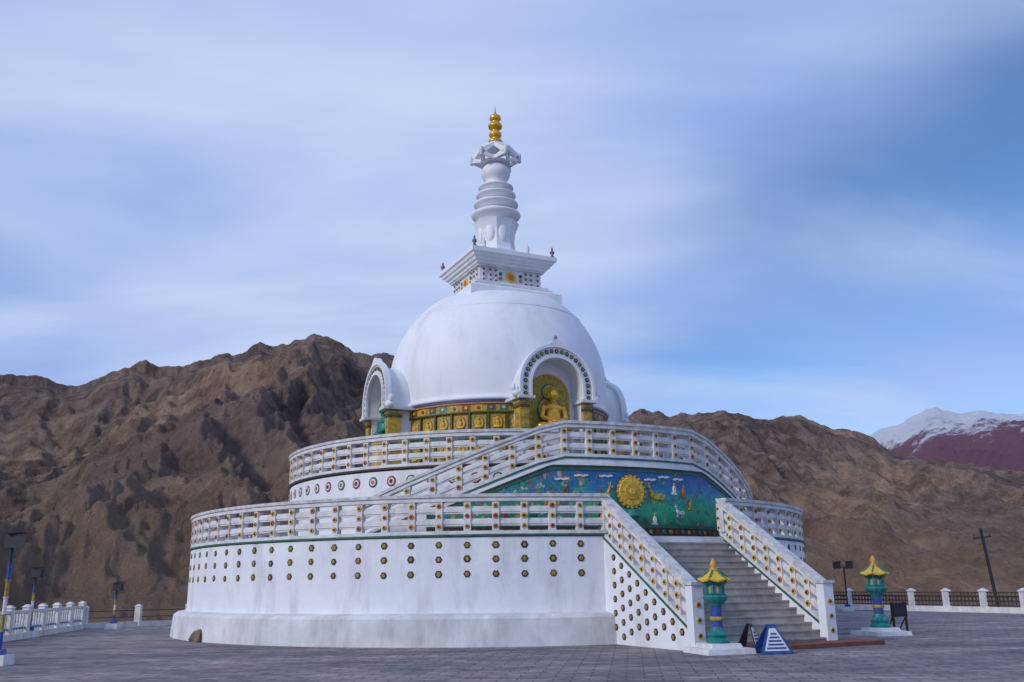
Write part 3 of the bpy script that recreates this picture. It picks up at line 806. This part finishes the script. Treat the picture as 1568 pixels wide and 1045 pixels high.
def terrain(name, az0,az1,na,nr,el,rfun,r0fun,zbase,amp,matl,nscale,jag,seed,pw=lambda a:1.12,fine=.22):
    vs=[];fs=[]
    for i in range(na+1):
        a=az0+(az1-az0)*i/na; ar=radians(a)
        E=el(a)+jag*noise.fractal(Vector((a*.55,seed,0)),.8,2.1,8)-.05*jag
        R=rfun(a); r0=r0fun(a); pp=pw(a)
        H=tan(radians(E))*R+1.6
        for j in range(nr+1):
            t=(j/nr)*1.10
            r=r0+(R-r0)*t
            x=CX+r*sin(ar); y=CY+r*cos(ar)
            tt=min(t,1.0)
            z=zbase+(H-zbase)*(tt**pp)
            if t>1: z-= (t-1)*(R-r0)*.55
            q=Vector((x*nscale+y*nscale*.35, y*nscale*.45-x*nscale*.2, seed))
            w=Vector((fbm(q*1.3+Vector((5,1,2)),3),fbm(q*1.3+Vector((1,9,4)),3),0))*.28
            rg=noise.ridged_multi_fractal(q+w,.85,2.1,7,1.0,2.0)
            rg2=noise.ridged_multi_fractal(q*3.9+w*2,.72,2.15,6,1.0,2.0)
            env=min(1,tt*5)*max(0,min(1,(1.03-tt)*5))
            z+= (rg-1.0)*amp*H*env*(.45+.55*tt) + (rg2-1.0)*amp*fine*H*min(1,tt*6)*max(.06,min(1,(1.03-tt)*6))
            if t<.97:
                lim=1.6+tan(radians(E))*r*(.985)
                if z>lim-3: z=lim-3+3*math.tanh((z-lim+3)/6)
            vs.append((x,y,z))
    for i in range(na):
        for j in range(nr):
            a=i*(nr+1)+j; fs.append((a,a+1,a+nr+2,a+nr+1))
    me=bpy.data.meshes.new(name); me.from_pydata(vs,[],fs); me.materials.append(matl)
    me.polygons.foreach_set('use_smooth',[True]*len(fs)); me.update()
    o=bpy.data.objects.new(name,me); sc.collection.objects.link(o); return o

def mount_mat():
    m, nt, N, L, B = newmat('mountain_rock')
    B.inputs['Roughness'].default_value=.95; B.inputs['Specular IOR Level'].default_value=.1
    tc=N.new('ShaderNodeTexCoord')
    def nz(sc_,det=8,st=(1,1,1),ro=.62,rot=(0,0,0)):
        mp=N.new('ShaderNodeMapping'); mp.inputs['Scale'].default_value=st; mp.inputs['Rotation'].default_value=rot; L.new(tc.outputs['Object'],mp.inputs[0])
        n=N.new('ShaderNodeTexNoise')
        n.inputs['Scale'].default_value=sc_; n.inputs['Detail'].default_value=det; n.inputs['Roughness'].default_value=ro; L.new(mp.outputs[0],n.inputs['Vector']); return n
    a=nz(.008,10); 
    cr=N.new('ShaderNodeValToRGB'); e=cr.color_ramp.elements
    e[0].position=.36; e[0].color=(.20,.15,.14,1); e[1].position=.64; e[1].color=(.52,.36,.25,1)
    q=e.new(.5); q.color=(.34,.25,.205,1)
    L.new(a.outputs['Fac'],cr.inputs[0])
    c=nz(.07,13,(1,1,.5),.76)
    c2=N.new('ShaderNodeValToRGB'); c2.color_ramp.elements[0].position=.40; c2.color_ramp.elements[0].color=(.50,.48,.50,1); c2.color_ramp.elements[1].position=.60; c2.color_ramp.elements[1].color=(1.30,1.27,1.25,1)
    L.new(c.outputs['Fac'],c2.inputs[0])
    mx=N.new('ShaderNodeMixRGB'); mx.blend_type='MULTIPLY'; mx.inputs[0].default_value=1; L.new(cr.outputs[0],mx.inputs[1]); L.new(c2.outputs[0],mx.inputs[2])
    sp=N.new('ShaderNodeSeparateXYZ'); L.new(tc.outputs['Object'],sp.inputs[0])
    n6=nz(.02,6)
    ma=N.new('ShaderNodeMath'); ma.operation='MULTIPLY_ADD'; ma.inputs[1].default_value=-90; L.new(n6.outputs['Fac'],ma.inputs[0]); L.new(sp.outputs[2],ma.inputs[2])
    mr=N.new('ShaderNodeMapRange'); mr.inputs[1].default_value=-50; mr.inputs[2].default_value=10; mr.inputs[3].default_value=.6; mr.inputs[4].default_value=0
    L.new(ma.outputs[0],mr.inputs[0])
    m2=N.new('ShaderNodeMixRGB'); m2.inputs[2].default_value=(.42,.28,.18,1); L.new(mr.outputs[0],m2.inputs[0]); L.new(mx.outputs[0],m2.inputs[1])
    L.new(m2.outputs[0],B.inputs['Base Color'])
    d=nz(.045,13,(1,1,.8),.73)
    d2=nz(.16,9,(1,1,.8),.65)
    ad=N.new('ShaderNodeMath'); ad.operation='MULTIPLY_ADD'; ad.inputs[1].default_value=.35; L.new(d2.outputs['Fac'],ad.inputs[0]); L.new(d.outputs['Fac'],ad.inputs[2])
    bp=N.new('ShaderNodeBump'); bp.inputs['Strength'].default_value=1; bp.inputs['Distance'].default_value=19; L.new(ad.outputs[0],bp.inputs['Height'])
    L.new(bp.outputs[0],B.inputs['Normal'])
    return m
MNT=mount_mat()
sg=lambda a,c,w:1/(1+exp(-(a-c)/w))
terrain('mountain_range',-62,62,1000,300,lambda a:interp(sky1,a),
        lambda a:620+280*sg(a,5,4), lambda a:95+150*sg(a,8,4), -14, .165, MNT, .0072, .34, 3.3, lambda a:1.1+.35*sg(a,15,5), .30)

def snow_mat():
    m, nt, N, L, B = newmat('snow_mountain_rock')
    B.inputs['Roughness'].default_value=.9
    tc=N.new('ShaderNodeTexCoord'); sp=N.new('ShaderNodeSeparateXYZ'); L.new(tc.outputs['Object'],sp.inputs[0])
    n=N.new('ShaderNodeTexNoise'); n.inputs['Scale'].default_value=.010; n.inputs['Detail'].default_value=12; n.inputs['Roughness'].default_value=.8; L.new(tc.outputs['Object'],n.inputs['Vector'])
    ad=N.new('ShaderNodeMath'); ad.operation='MULTIPLY_ADD'; ad.inputs[1].default_value=460; L.new(n.outputs['Fac'],ad.inputs[0]); L.new(sp.outputs[2],ad.inputs[2])
    mr=N.new('ShaderNodeMapRange'); mr.inputs[1].default_value=565; mr.inputs[2].default_value=600; mr.inputs[4].default_value=.93; L.new(ad.outputs[0],mr.inputs[0])
    mx=N.new('ShaderNodeMixRGB'); mx.inputs[1].default_value=(.22,.095,.14,1); mx.inputs[2].default_value=(.84,.89,.97,1); L.new(mr.outputs[0],mx.inputs[0]); L.new(mx.outputs[0],B.inputs['Base Color'])
    bp=N.new('ShaderNodeBump'); bp.inputs['Strength'].default_value=.8; bp.inputs['Distance'].default_value=60; L.new(n.outputs['Fac'],bp.inputs['Height']); L.new(bp.outputs[0],B.inputs['Normal'])
    return m
sky2=[(0,4),(12,5.5),(18,6.6),(21.5,7.7),(24.2,8.6),(25.6,9.1),(26.4,8.9),(27.2,8.65),(28.3,8.7),(30.3,8.45),(33,8.4),(38,7),(50,6)]
terrain('snowy_mountain',8,50,260,120,lambda a:interp(sky2,a),lambda a:3200,lambda a:1300,60,.18,snow_mat(),.0016,.22,8.1)

VAL=mat('valley_soil',(.36,.26,.17),(.22,.16,.115),.02,rough=.95,bump=.6,bscale=.3,bdist=1)
b=MB(); b.lathe((0,0),[(9000,-17),(9000,-15)],64,VAL,smooth=False); b.obj('valley_ground')

# ------------------------------------------------------------ sky + sun
w=bpy.data.worlds.new('World'); sc.world=w; w.use_nodes=True
nt=w.node_tree; N=nt.nodes; L=nt.links; bg=N['Background']
el=radians(28); rot=radians(232)
st=N.new('ShaderNodeTexSky'); st.sky_type='NISHITA'; st.sun_disc=False; st.sun_elevation=el; st.sun_rotation=rot; st.altitude=3500; st.air_density=1.0; st.dust_density=.6; st.ozone_density=2.0
tc=N.new('ShaderNodeTexCoord')
sp=N.new('ShaderNodeSeparateXYZ'); L.new(tc.outputs['Generated'],sp.inputs[0])
zz=N.new('ShaderNodeMath'); zz.operation='ADD'; zz.inputs[1].default_value=.25; L.new(sp.outputs[2],zz.inputs[0])
dv=[]
for k in (0,1):
    d=N.new('ShaderNodeMath'); d.operation='DIVIDE'; L.new(sp.outputs[k],d.inputs[0]); L.new(zz.outputs[0],d.inputs[1]); dv.append(d)
cb=N.new('ShaderNodeCombineXYZ'); L.new(dv[0].outputs[0],cb.inputs[0]); L.new(dv[1].outputs[0],cb.inputs[1])
def cn(scl,stretch,loc,rotz,det,ro,dist,a,bb,v,boost=None):
    mp=N.new('ShaderNodeMapping'); mp.inputs['Scale'].default_value=stretch; mp.inputs['Location'].default_value=loc; mp.inputs['Rotation'].default_value=(0,0,radians(rotz)); L.new(cb.outputs[0],mp.inputs[0])
    n=N.new('ShaderNodeTexNoise'); n.inputs['Scale'].default_value=scl; n.inputs['Detail'].default_value=det; n.inputs['Roughness'].default_value=ro; n.inputs['Distortion'].default_value=dist; L.new(mp.outputs[0],n.inputs['Vector'])
    src=n.outputs['Fac']
    if boost:
        for bo in boost:
            ad=N.new('ShaderNodeMath'); ad.operation='ADD'; L.new(src,ad.inputs[0]); L.new(bo,ad.inputs[1]); src=ad.outputs[0]
    m=N.new('ShaderNodeMapRange'); m.interpolation_type='SMOOTHSTEP'; m.inputs[1].default_value=a; m.inputs[2].default_value=bb; m.inputs[4].default_value=v; L.new(src,m.inputs[0]); return m
def bank(azd,eld,lo,hi,v):
    a=radians(azd); e=radians(eld)
    dt=N.new('ShaderNodeVectorMath'); dt.operation='DOT_PRODUCT'; L.new(tc.outputs['Generated'],dt.inputs[0]); dt.inputs[1].default_value=(sin(a)*cos(e),cos(a)*cos(e),sin(e))
    m=N.new('ShaderNodeMapRange'); m.interpolation_type='SMOOTHSTEP'; m.inputs[1].default_value=lo; m.inputs[2].default_value=hi; m.inputs[3].default_value=0; m.inputs[4].default_value=v; L.new(dt.outputs['Value'],m.inputs[0]); return m.outputs[0]
bk=bank(-20,21,.82,.998,.22)
clear=bank(30,9,.88,.99,-.17)
c1=cn(.8,(1,1.3,1),(3.1,.4,0),12,5,.42,.3,.16,.56,.93,[clear])
c2=cn(1.2,(.85,1.7,1),(1.4,2.7,0),-14,6,.48,.4,.40,.92,.88,[bk])
c3=cn(1.4,(.6,2.8,1),(7.7,3.2,0),-5,6,.5,.4,.52,.80,.26)
base=N.new('ShaderNodeMixRGB'); base.blend_type='MULTIPLY'; base.inputs[0].default_value=1; base.inputs[2].default_value=(.115,.14,.16,1)
L.new(st.outputs[0],base.inputs[1])
m1=N.new('ShaderNodeMixRGB'); m1.inputs[2].default_value=(.32,.45,.84,1); L.new(c1.outputs[0],m1.inputs[0]); L.new(base.outputs[0],m1.inputs[1])
m2=N.new('ShaderNodeMixRGB'); m2.inputs[2].default_value=(.64,.74,.96,1); L.new(c2.outputs[0],m2.inputs[0]); L.new(m1.outputs[0],m2.inputs[1])
m3=N.new('ShaderNodeMixRGB'); m3.inputs[2].default_value=(.24,.36,.66,1); L.new(c3.outputs[0],m3.inputs[0]); L.new(m2.outputs[0],m3.inputs[1])
L.new(m3.outputs[0],bg.inputs[0]); bg.inputs[1].default_value=1.0
sun=bpy.data.lights.new('sun','SUN'); sun.energy=1.8; sun.angle=radians(10); sun.color=(1,.93,.85)
so=bpy.data.objects.new('sun',sun); sc.collection.objects.link(so)
sd=Vector((sin(rot)*cos(el),cos(rot)*cos(el),sin(el)))
so.rotation_euler=sd.to_track_quat('Z','Y').to_euler()

# ------------------------------------------------------------ camera
cam=bpy.data.cameras.new('camera'); co=bpy.data.objects.new('camera',cam); sc.collection.objects.link(co)
cam.sensor_width=36; cam.lens=32.1; cam.clip_end=20000; cam.clip_start=.1
M=Matrix.Rotation(radians(-.97),4,'Z')@Matrix.Rotation(radians(90+14.84),4,'X')@Matrix.Rotation(radians(-.75),4,'Z')
M.translation=Vector((0,-36.8,1.6)); co.matrix_world=M
sc.camera=co
